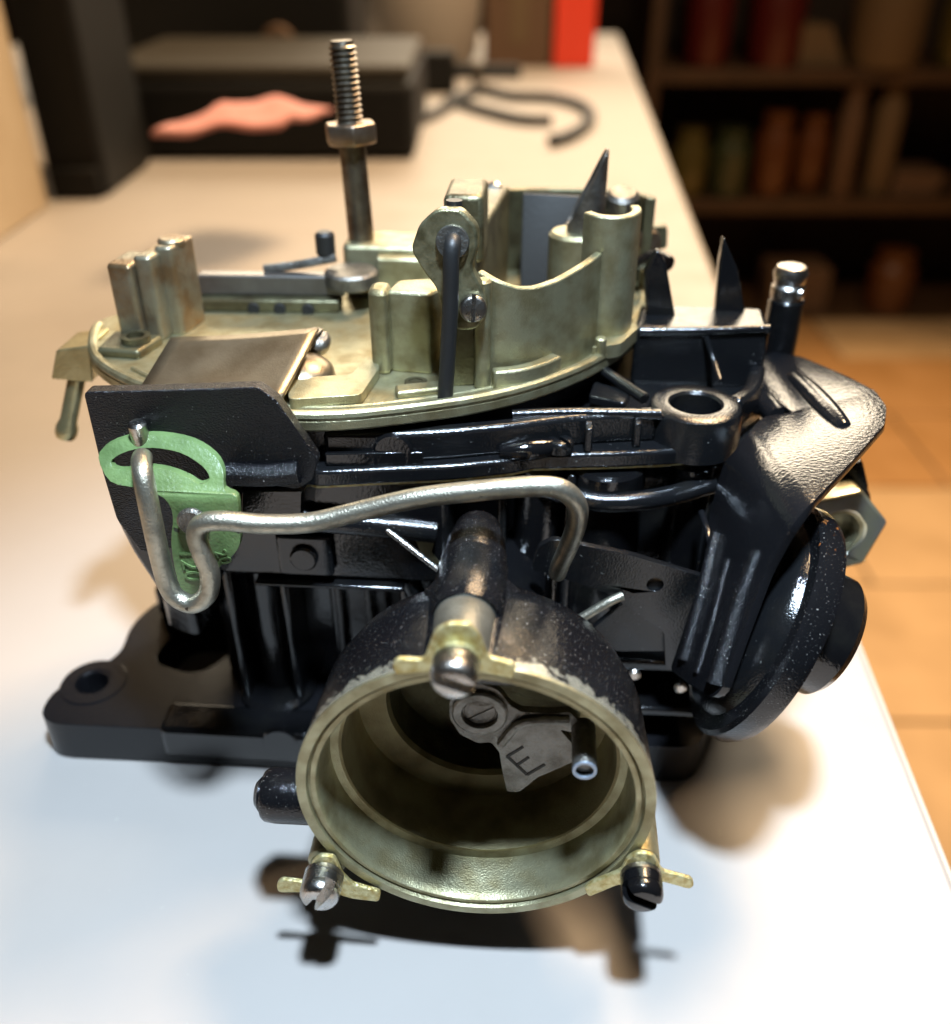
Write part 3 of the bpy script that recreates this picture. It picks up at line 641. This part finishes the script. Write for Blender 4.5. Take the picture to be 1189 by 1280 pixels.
# primary side walls
plan('tall_wall', [(-2.35, 7.3), (-1.45, 7.2), (-1.2, 7.6), (-1.35, 8.2), (-2.2, 8.0)], 9.40, 11.2, 'chromate', ah, 0.12, 0.12)
plan('rounded_post', [(-2.72, 7.15), (-2.3, 7.05), (-2.28, 7.75), (-2.7, 7.75)], 9.40, 11.25, 'chromate', ah, 0.16, 0.2)
lathe('floor_hole', [(0.24, 0), (0.24, 0.03), (0.15, 0.03), (0.15, 0.005), (0, 0.005)], A(520, 478, z=9.43), (0, 0, 1), 'chromate_dark', ah, 24)
plan('floor_step', [(-2.0, 5.95), (-0.9, 6.35), (-1.0, 6.7), (-2.1, 6.35)], 9.40, 9.56, 'chromate', ah, 0.06, 0.08)
wp = [(-0.42, 7.1), (-0.1, 6.95), (0.3, 7.05), (0.75, 7.3), (1.2, 7.7), (1.65, 8.2), (2.0, 8.8)]
wpp = [Vector((a, b, 0)) for a, b in wp]; wps = spline(wpp, 4)
def top_at(p):
    x = p.x
    pts = [(-0.45, 11.75), (-0.1, 11.62), (0.35, 11.42), (0.65, 11.38), (1.1, 11.42), (1.6, 11.55), (2.05, 11.65)]
    for (xa, za), (xb, zb) in zip(pts, pts[1:]):
        if x <= xb: return za + (zb - za) * max(0, (x - xa) / (xb - xa))
    return pts[-1][1]
wall('bore_wall', wps, 0.18, 9.40, [top_at(p) for p in wps], 'chromate', ah, 0.04)
wall('wall_ledge', spline([V(-0.1, 6.5, 0), V(0.4, 6.66, 0), V(0.85, 7.0, 0), V(1.2, 7.4, 0)], 4), 0.28, 9.40, 9.88, 'chromate', ah, 0.05)
cyl('edge_post', (-0.32, 6.66, 9.40), (0, 0, 1), 0.17, 2.3, 'chromate', ah, 20, 0.05)
wall('tall_post', spline([V(1.72, 9.3, 0), V(1.95, 9.02, 0), V(2.3, 8.95, 0), V(2.6, 9.1, 0), V(2.78, 9.5, 0), V(2.75, 9.9, 0)], 4), 0.22, 9.40, 12.35, 'chromate', ah, 0.04)
plan('post_foot', [(1.95, 8.2), (2.6, 8.5), (3.1, 9.6), (2.75, 9.9), (2.2, 8.9)], 9.40, 9.72, 'chromate', ah, 0.08, 0.1)
cyl('locating_pin', (2.15, 8.35, 9.40), (0, 0, 1), 0.13, 0.5, 'chromate', ah, 16, 0.03)
# divider wall and the rear of the bore
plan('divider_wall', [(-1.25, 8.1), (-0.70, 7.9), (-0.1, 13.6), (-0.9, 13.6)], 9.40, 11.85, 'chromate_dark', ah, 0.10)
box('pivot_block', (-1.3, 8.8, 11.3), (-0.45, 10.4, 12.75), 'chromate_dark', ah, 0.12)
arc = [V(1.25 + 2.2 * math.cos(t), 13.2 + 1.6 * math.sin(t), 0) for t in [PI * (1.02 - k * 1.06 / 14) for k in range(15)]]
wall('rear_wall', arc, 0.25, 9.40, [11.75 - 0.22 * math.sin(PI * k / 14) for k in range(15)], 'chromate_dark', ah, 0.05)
cyl('bore_shade_disc', (0.62, 10.2, 9.425), (0, 0, 1), 1.35, 0.03, 'hole_shade', ah, 36, 0.01)  # flat dark discs on the horn floor, painted as the shade of the bores
cyl('bore_shade_disc', (0.9, 12.3, 9.43), (0, 0, 1), 1.0, 0.03, 'hole_shade', ah, 36, 0.01)
cp = prism('choke_plate', [V(0.25, 12.6, 9.5), V(1.9, 12.6, 9.5), V(1.9, 13.2, 11.7), V(0.25, 13.2, 11.75)], (0, 0.08, 0), 'choke_metal', ah, 0.02)
cyl('vent_boss', (1.55, 11.35, 9.40), (0, 0, 1), 0.62, 1.95, 'chromate', ah, 32, 0.08)
vx, vy, vz = 1.78, 11.45, 11.36; n = 28; vs = []; fs = []
for k in range(n):
    t = 2 * PI * k / n; cx, cy = math.cos(t), math.sin(t)
    ht = 0.12 + 1.72 * ((cx + 1) / 2)
    for rr, zz in ((0.44, 0), (0.44, ht), (0.37, ht), (0.37, 0)): vs.append((vx + cx * rr, vy + cy * rr, vz + zz))
for k in range(n):
    a, b = 4 * k, 4 * ((k + 1) % n)
    for j in range(4): fs.append((a + j, a + (j + 1) % 4, b + (j + 1) % 4, b + j))
make('vent_tube', vs, fs, 'steel_dark', root)
cyl('rear_knob', A(777, 262, y=13.4), (0, -0.3, 1), 0.42, 0.5, 'steel_dark', ah, 24, 0.1)
cyl('pivot_screw', A(618, 240, y=13.4), (0, -1, 0.4), 0.24, 0.2, 'steel', ah, 20, 0.08)
rl = prism('rear_lever', rp([A(790, 262, y=14.6), A(805, 285, y=14.6), A(835, 282, y=14.6), A(834, 312, y=14.6), A(790, 310, y=14.6)], 0.15), (0, 0.3, 0), 'chromate_dark', root, 0.05)
cyl('copper_roller', A(800, 304, y=13.6), (0.6, -0.7, 0.2), 0.35, 0.5, 'nut_metal', rl, 22, 0.08)
tube('link', [A(800, 330, y=12.6), A(818, 322, y=12.4), A(836, 330, y=12.0)], 0.2, 'black_smooth', rl, 12)
# pump lever with its black rod
pl_ = [A(u, v, y=6.35) for u, v in ((513, 312), (524, 280), (545, 262), (575, 262), (596, 285), (596, 312), (588, 335), (604, 365), (608, 390), (596, 412), (572, 414), (556, 396), (545, 360), (528, 338))]
pv = prism('pump_lever', rp(pl_, 0.12, 3), (0.05, 0.22, 0.02), 'pump_metal', root, 0.04)
pr = empty('pump_rod', (0, 0, 0), root)
bpy.data.objects.remove(pr)
tube('pump_rod', [A(568, 250, y=6.75), A(568, 285, y=6.72), A(567, 297, y=6.5), A(566, 303, y=6.12), A(564, 322, y=5.98), A(563, 380, y=5.98), A(560, 440, y=6.0), A(556, 505, y=6.0)], 0.155, 'rubber', root, 16)
lathe('pivot_collar', [(0, 0), (0.30, 0), (0.32, 0.04), (0.30, 0.10), (0, 0.10)], A(566, 302, y=6.34), (0, -1, 0.1), 'steel_dark', pv, 26)
slotted('pivot_screw', A(591, 384, y=6.33), (0.15, -1, 0.15), 0.27, 0.24, 'steel', pv, R(86), 0.16, 0.25)
plan('lever_post', [(-1.0, 6.62), (-0.4, 6.72), (-0.4, 7.4), (-1.1, 7.6)], 9.40, 11.3, 'chromate_dark', ah, 0.08)

# ---------------- black wing plate with the green fast-idle lever
wg = empty('wing', (0, 0, 0), root)
pts = [A(u, v, y=4.0) for u, v in ((104, 490), (200, 488), (322, 484), (345, 500), (397, 575), (392, 600), (372, 612), (300, 600), (262, 640), (250, 680), (176, 690), (146, 650), (128, 590))]
prism('wing_plate', rp(pts, 0.10, 3), (0, 0.3, 0), 'wing_paint', wg, 0.05)
box('wing_root', (-6.9, 4.32, 7.4), (-3.8, 5.7, 9.0), 'black_smooth', wg, 0.1)
tube('wing_ledge', [A(284, 592, y=3.95), A(330, 594, y=3.9), A(374, 590, y=3.95)], lambda t: 0.22, 'wing_paint', wg, 14)
prism('wing_foot', rp([A(300, 612, y=4.2), A(380, 612, y=4.2), A(378, 666, y=4.2), A(300, 668, y=4.2)], 0.1), (0, 1.2, 0), 'black_smooth', wg, 0.08)
prism('lower_bracket', rp([A(140, 640, y=4.6), A(270, 640, y=4.6), A(272, 740, y=4.6), A(205, 750, y=4.6), A(165, 690, y=4.6)], 0.2), (0, 1.3, 0), 'black_smooth', wg, 0.1)
cyl('stop_pin', A(178, 556, y=3.86), (0, -0.1, 1), 0.17, 0.50, 'steel', wg, 20, 0.05)
GY = 3.02
outer = [(123, 572), (135, 556), (165, 546), (200, 544), (240, 552), (268, 570), (279, 590), (280, 612), (296, 622), (299, 650), (300, 680), (288, 698), (272, 712), (262, 740), (238, 752), (222, 725), (214, 680), (216, 645), (204, 622), (170, 610), (138, 602)]
inn = [(140, 575), (160, 564), (190, 560), (225, 566), (252, 582), (262, 598), (250, 606), (236, 598), (210, 588), (180, 584), (158, 588), (142, 586)]
def gpt(u, v):                                  # the lever bends: its slotted head leans towards the pin
    return A(u, v, y=GY + max(0.0, 622 - v) * 0.0105)
gl = prism('green_lever', spline([gpt(u, v) for u, v in outer], 3, True), (0, 0.16, 0), 'green_paint', root, 0.025, [spline([gpt(u, v) for u, v in inn], 3, True)])
gl['label'] = 'green painted slotted lever with stamped numbers'
g0 = gpt(238, 706); text('stamped_number', '120', g0 + V(0, -0.012, 0), (0.05, 0, -1), (1, 0, 0.05), 0.52, 0.012, 'green_paint', gl)
g0 = gpt(279, 696); text('stamped_number', '20', g0 + V(0, -0.012, 0), (0.35, 0, -1), (1, 0, 0.3), 0.34, 0.012, 'green_paint', gl)
cyl('lever_screw', A(243, 650, y=3.0), (0, -1, 0), 0.30, 0.14, 'steel_dark', gl, 24, 0.05)
# linkage rod
RODP = [(178, 572, 3.45), (177, 580, 3.1), (180, 600, 2.8), (190, 650, 2.62), (204, 712, 2.6), (216, 742, 2.55), (240, 755, 2.5), (260, 742, 2.5), (262, 715, 2.5), (252, 690, 2.5), (246, 668, 2.5), (254, 654, 2.5), (280, 651, 2.52), (330, 655, 2.6), (390, 653, 2.7),
        (450, 639, 2.8), (520, 623, 2.85), (600, 613, 2.9), (670, 608, 2.95), (702, 612, 3.0), (720, 628, 3.1), (722, 650, 3.3), (712, 680, 3.7), (702, 702, 4.1), (697, 716, 4.6)]
path = [A(u, v, y=yy) for u, v, yy in RODP]
tube('linkage_rod', path, 0.185, 'rod_metal', root, 18, 7)

# ---------------- choke housing
ch = empty('choke_housing', (0, 0, 0), root)
HC = V(0, 0, 4.6)
lathe('shell', [(2.55, 2.75), (2.85, 2.5), (3.04, 1.9), (3.10, 0.9), (3.13, 0.32), (3.145, 0.05), (3.0, 0.05), (2.95, 0.5), (2.9, 1.0), (2.5, 2.6)], HC, (0, 1, 0), 'black_chipped', ch, 96, True)
lathe('rim', [(3.145, 0.045), (3.13, 0.0), (2.96, 0.0), (2.945, 0.03), (2.94, 0.10), (2.90, 0.12), (2.89, 0.06), (2.80, 0.05), (2.775, 0.09), (2.76, 0.25), (2.72, 0.95), (2.55, 1.0), (2.75, 1.05), (2.9, 0.3)], HC, (0, 1, 0), 'chromate', ch, 96, True)
lathe('inner_cup', [(2.74, 1.0), (2.52, 0.99), (2.49, 1.12), (2.46, 2.3), (1.9, 2.33), (1.85, 2.45), (2.55, 2.45), (2.75, 1.2)], HC, (0, 1, 0), 'chromate_shaded', ch, 96, True)
lathe('cavity', [(1.92, 2.36), (1.88, 3.3), (0, 3.35), (0, 3.42), (2.0, 3.42), (2.1, 2.5)], HC + V(0, 0, 0), (0, 1, 0), 'chromate_dark', ch, 64, True)  # dark chromate here carries the shade at the back of the housing
lathe('back_cover', [(2.2, 2.72), (2.5, 2.72), (2.3, 3.3), (1.8, 3.7), (1.3, 3.9), (1.3, 6.4), (0, 6.4)], HC, (0, 1, 0), 'black_smooth', ch, 48)
# stem on top
SX, SZ = -0.22, 7.55
lathe('stem_front', [(0, 0.12), (0.42, 0.12), (0.47, 0.2), (0.49, 0.35), (0.54, 1.35), (0.5, 1.42), (0, 1.42)], V(SX - 0.02, 0, SZ + 0.02), (0, 1, 0), 'bare_casting', ch, 36)
lathe('stem', [(0, 1.3), (0.60, 1.3), (0.64, 1.45), (0.64, 2.75), (0.60, 2.85), (0, 2.85)], V(SX, 0, SZ), (0, 1, 0), 'black_rough', ch, 36)
lathe('stem_end', [(0, 2.8), (0.60, 2.8), (0.62, 2.95), (0.56, 3.5), (0.46, 4.1), (0.3, 4.3), (0, 4.32)], V(SX, 0, SZ), (0, 1, 0), 'black_rough', ch, 36)
prism('saddle', rp([V(-1.15, 0.16, 7.2), V(-0.72, 0.16, 7.75), V(0.3, 0.16, 7.75), V(0.85, 0.16, 7.2)], 0.15), (0, 2.3, 0), 'black_rough', ch, 0.15)
# hose nipple at the left
hn = A(366, 1000, y=0.9)
lathe('side_nipple', [(0, -0.3), (0.52, -0.3), (0.53, 0.55), (0.51, 0.75), (0.46, 0.82), (0.33, 0.84), (0.33, 0.9), (0.24, 0.98), (0, 1.0)], V(-3.3, 1.0, hn.z), (-1, 0, 0), 'black_rough', ch, 36)
# lugs, retainer tabs and screws
SC = {'top': A(571, 822, y=-0.1), 'left': A(406, 1092, y=-0.12), 'right': A(801, 1092, y=-0.12)}
for k in ('left', 'right'):
    p = SC[k]; cyl('lug', V(p.x, 1.5, p.z + 0.05), (0, -1, 0), 0.36, 1.58 - 0.12, 'chromate', ch, 26, 0.06)
def tab(pts, y, th=0.10): return prism('retainer_tab', rp([A(u, v, y=y) for u, v in pts], 0.09, 4), (0, th, 0), 'chromate_bright', ch, 0.025)
tab(((490, 832), (496, 824), (530, 826), (543, 790), (560, 780), (585, 780), (600, 795), (610, 822), (645, 832), (642, 850), (608, 842), (578, 836), (540, 840), (494, 844)), -0.14)
tab(((345, 1108), (350, 1100), (384, 1104), (390, 1078), (400, 1070), (418, 1072), (428, 1094), (440, 1106), (476, 1116), (474, 1128), (440, 1124), (420, 1118), (385, 1116), (348, 1116)), -0.14)
tab(((730, 1112), (740, 1104), (776, 1090), (784, 1074), (798, 1066), (818, 1070), (828, 1090), (866, 1100), (868, 1108), (862, 1112), (826, 1102), (800, 1110), (774, 1106), (736, 1122)), -0.14)
for k, m, tn in (('top', 'steel', R(-20)), ('left', 'steel', R(55)), ('right', 'black_smooth', R(-26))):
    p = SC[k]; o = V(p.x, -0.145, p.z)
    lathe('lock_washer', [(0.2, 0), (0.37, 0), (0.37, 0.09), (0.2, 0.09)], o, (0, -1, 0), 'steel' if k != 'top' else 'chromate_bright', ch, 28, True)
    slotted('screw', o + V(0, -0.09, 0), (0, -1, 0), 0.37, 0.48, m, ch, tn, 0.27, 0.34, 0.62)
# lever inside the housing
lv = empty('choke_lever', (0, 0, 0), root)
LY = 1.05
ec = A(600, 889, y=LY)
pts = [A(u, v, y=LY) for u, v in ((597, 929), (575, 918), (562, 898), (562, 876), (576, 860), (598, 854), (622, 862), (638, 882), (652, 890), (690, 892), (712, 890), (724, 902), (716, 916), (700, 912), (716, 930), (722, 950), (700, 960), (672, 972), (650, 990), (634, 990), (628, 965), (624, 940), (614, 928))]
prism('lever_arm', rp(pts, 0.06, 3), (0, 0.16, 0), 'steel_dark', lv, 0.03)
lathe('lever_eye', [(0.50, 0.06), (0.50, -0.07), (0.46, -0.10), (0.33, -0.10), (0.31, -0.06), (0.31, 0.06)], ec, (0, 1, 0), 'steel_dark', lv, 36, True)
slotted('pivot_screw', ec + V(0, 0.10, 0), (0, -1, 0), 0.295, 0.12, 'steel_dark', lv, R(35), 0.14, 0.1, 0.6)
tube('raised_edge', [A(626, 930, y=LY - 0.03), A(648, 906, y=LY - 0.06), A(676, 900, y=LY - 0.05), A(712, 900, y=LY - 0.03)], 0.08, 'steel_dark', lv, 10)
# the engraved letter: three strokes and a stem let into the arm
def groove(a, b, w=0.055):
    a = A(*a, y=LY - 0.012); b = A(*b, y=LY - 0.012); d = (b - a).normalized(); nn = V(-d.z, 0, d.x) * w / 2
    return prism('engraved_stroke', [a + nn, b + nn, b - nn, a - nn], (0, 0.02, 0), 'stroke_dark', lv, 0)
groove((634, 946), (659, 969)); groove((634, 946), (654, 934)); groove((646, 957), (661, 947)); groove((659, 969), (681, 956))
pa = A(722, 905, y=LY); pb = A(731, 966, y=0.05)
ax2 = V(0, -1, 0); pl_len = 1.15; pz = V(pb.x, LY + 0.1, pb.z)
lathe('drive_pin', [(0, 0), (0.2, 0), (0.215, 0.05), (0.215, 1.02), (0.2, 1.05), (0.155, 1.05), (0.15, 0.96), (0, 0.96)], pz, ax2, 'steel_dark', lv, 28)
lathe('pin_end', [(0.212, 1.035), (0.205, 1.066), (0.155, 1.066), (0.15, 1.03)], pz, ax2, 'tube_blue', lv, 28, True)

# ---------------- lever strip and links between housing and diaphragm
ls = empty('vacuum_link', (0, 0, 0), root)
pts = [A(u, v, y=4.7) for u, v in ((664, 712), (672, 684), (690, 674), (730, 682), (790, 694), (882, 722), (884, 800), (850, 842), (832, 836), (830, 790), (800, 770), (760, 742), (700, 722))]
prism('link_plate', rp(pts, 0.10, 3), (0, 0.14, 0), 'black_paint', ls, 0.03, [circle(A(819, 731, y=4.7), (0, 1, 0), 0.17, 20)])
cyl('hole_shade_pin', A(819, 731, y=4.9), (0, -1, 0), 0.2, 0.12, 'hole_shade', ls, 18, 0.03)  # near-black pin behind the hole; its colour stands for the shade within
tube('wire_link', [A(700, 790, y=4.3), A(728, 772, y=4.4), A(762, 752, y=4.5), A(778, 745, y=4.6)], 0.10, 'rod_metal', ls, 12)
prism('link_foot', rp([A(735, 790, y=4.9), A(780, 752, y=4.9), A(832, 770, y=4.9), A(840, 815, y=4.9), A(770, 815, y=4.9)], 0.1), (0, 0.15, 0), 'black_paint', ls, 0.03)
tube('drop_rod', [A(690, 712, y=4.9), A(688, 745, y=4.9), A(686, 800, y=4.9)], 0.12, 'black_smooth', ls, 12)
for u, v in ((793, 842), (850, 858)):
    cyl('rivet', A(u, v, y=4.95), (0, -1, 0.2), 0.14, 0.12, 'steel', ls, 16, 0.05)

# ---------------- vacuum diaphragm and its bracket
vd = empty('vacuum_diaphragm', (0, 0, 0), root)
NX = V(0.919, -0.108, -0.379).normalized()
DC = V(5.54, 4.3, 5.49)
lathe('crimped_rim', [(1.8, -0.26), (2.46, -0.26), (2.54, -0.18), (2.56, 0.12), (2.48, 0.28), (2.3, 0.32), (1.8, 0.32)], DC, NX, 'black_rusty', vd, 64, True)
lathe('dome', [(2.2, -0.12), (2.1, -0.40), (1.95, -0.58), (1.5, -0.78), (0.9, -0.9), (0, -0.92)], DC, NX, 'black_paint', vd, 56)
lathe('cover', [(2.2, 0.2), (2.1, 0.42), (1.5, 0.55), (1.28, 0.62), (1.28, 1.45), (1.16, 1.6), (0, 1.62)], DC + V(0, 0.1, 0.3), NX, 'black_smooth', vd, 56)
# bracket: one sheet, top flange and side plate
bk = empty('diaphragm_bracket', (0, 0, 0), root)
TP = A(1000, 645, z=8.75); TN = V(-0.14, 0.05, 1).normalized()
B0 = AP(930, 556, TP, TN); B1 = AP(1004, 645, TP, TN)
SN = (B1 - B0).cross(A(868, 856, y=2.9) - B0).normalized()
if SN.x > 0: SN = -SN
top = [AP(u, v, TP, TN) for u, v in ((946, 532), (958, 524), (992, 520), (976, 508), (938, 474), (948, 454), (966, 443), (1002, 450), (1060, 475), (1094, 493), (1108, 513), (1106, 534), (1062, 584))]
side = [AP(u, v, B0, SN) for u, v in ((986, 672), (962, 716), (934, 790), (908, 862), (896, 874), (868, 858), (842, 838), (862, 780), (882, 716), (892, 640), (908, 582))]
top = rp([B0] + top + [B1], [0] + [0.14] * len(top) + [0], 3); side = rp([B1] + side + [B0], [0] + [0.14] * len(side) + [0], 3)
bm = bmesh.new()
tv = [bm.verts.new(p * S) for p in top]; sv = [tv[-1]] + [bm.verts.new(p * S) for p in side[1:-1]] + [tv[0]]
bm.faces.new(tv); bm.faces.new(sv)
bm.edges.ensure_lookup_table()
be = [e for e in bm.edges if set(e.verts) == {tv[0], tv[-1]}]
bmesh.ops.bevel(bm, geom=be, offset=0.62 * S, segments=8, profile=0.5, affect='EDGES', clamp_overlap=True)
bmesh.ops.recalc_face_normals(bm, faces=bm.faces)
me = bpy.data.meshes.new('sheet'); bm.to_mesh(me); bm.free()
for p in me.polygons: p.use_smooth = True
me.materials.append(MAT['bracket_paint'])
sheet = bpy.data.objects.new('sheet', me); col.objects.link(sheet); sheet.parent = bk
so = sheet.modifiers.new('thickness', 'SOLIDIFY'); so.thickness = 0.16 * S; so.offset = 0
bv = sheet.modifiers.new('bevel', 'BEVEL'); bv.width = 0.04 * S; bv.segments = 2; bv.limit_method = 'ANGLE'; bv.angle_limit = R(40)
r0 = AP(990, 470, TP, TN); r1 = AP(1056, 538, TP, TN)
tube('pressed_rib', [r0 * (1 - k / 6) + r1 * k / 6 for k in range(7)], lambda t: 0.06 + 0.22 * max(0.0, math.sin(PI * t)) ** 0.3, 'bracket_paint', bk, 20)
def on(u, v, h=0.05): return AP(u, v, B0, SN) + SN * h
tube('stiffening_rib', [on(900, 668, 0.08), on(884, 740, 0.1), on(860, 826, 0.08)], lambda t: 0.13, 'wing_paint', bk, 14)
tube('stiffening_rib', [on(952, 690, 0.08), on(928, 762, 0.1), on(900, 856, 0.08)], lambda t: 0.12 + 0.08 * t, 'wing_paint', bk, 14)
tube('stiffening_rib', [on(914, 700), on(896, 772), on(876, 842)], lambda t: 0.10, 'wing_paint', bk, 14)
tube('hook', [on(882, 642, 0.1), on(890, 666, 0.1), on(896, 694, 0.1)], 0.07, 'bracket_paint', bk, 10)
tube('rear_curl', [AP(946, 474, TP, TN) - TN * 0.24, AP(962, 495, TP, TN) - TN * 0.24, AP(976, 512, TP, TN) - TN * 0.24], 0.30, 'bracket_paint', bk, 18)

# ---------------- fuel inlet nut behind the bracket
fn = empty('fuel_inlet', (0, 0, 0), root)
nc = A(1048, 668, y=7.6); na = V(0.16, -1, 0.05).normalized()
hexa('inlet_nut', nc - na * 0.9, na, 1.18, 0.9, 'zinc', fn, R(12), 0.58, 0.08)
lathe('thread_bore', [(0.60, -0.02), (0.53, -0.06), (0.57, -0.14), (0.52, -0.2), (0.56, -0.28), (0.51, -0.34), (0.55, -0.42), (0.5, -0.5), (0, -0.9), (0.6, -0.92)], nc, na, 'chromate', fn, 32)
lathe('nut_collar', [(0, -2.2), (1.15, -2.2), (1.2, -0.95), (0, -0.95)], nc, na, 'black_smooth', fn, 32)
tube('inlet_neck', [nc - na * 1.9, nc - na * 2.3 + V(-0.9, 0.3, 0), V(5.6, nc.y + 2.2, nc.z + 0.1)], 1.05, 'black_smooth', fn, 20)
prism('inlet_boss', rp([A(1040, 590, y=8.4), A(1078, 575, y=8.4), A(1086, 610, y=8.4), A(1070, 640, y=8.4)], 0.1), (0, 1.5, 0), 'black_smooth', fn, 0.08)
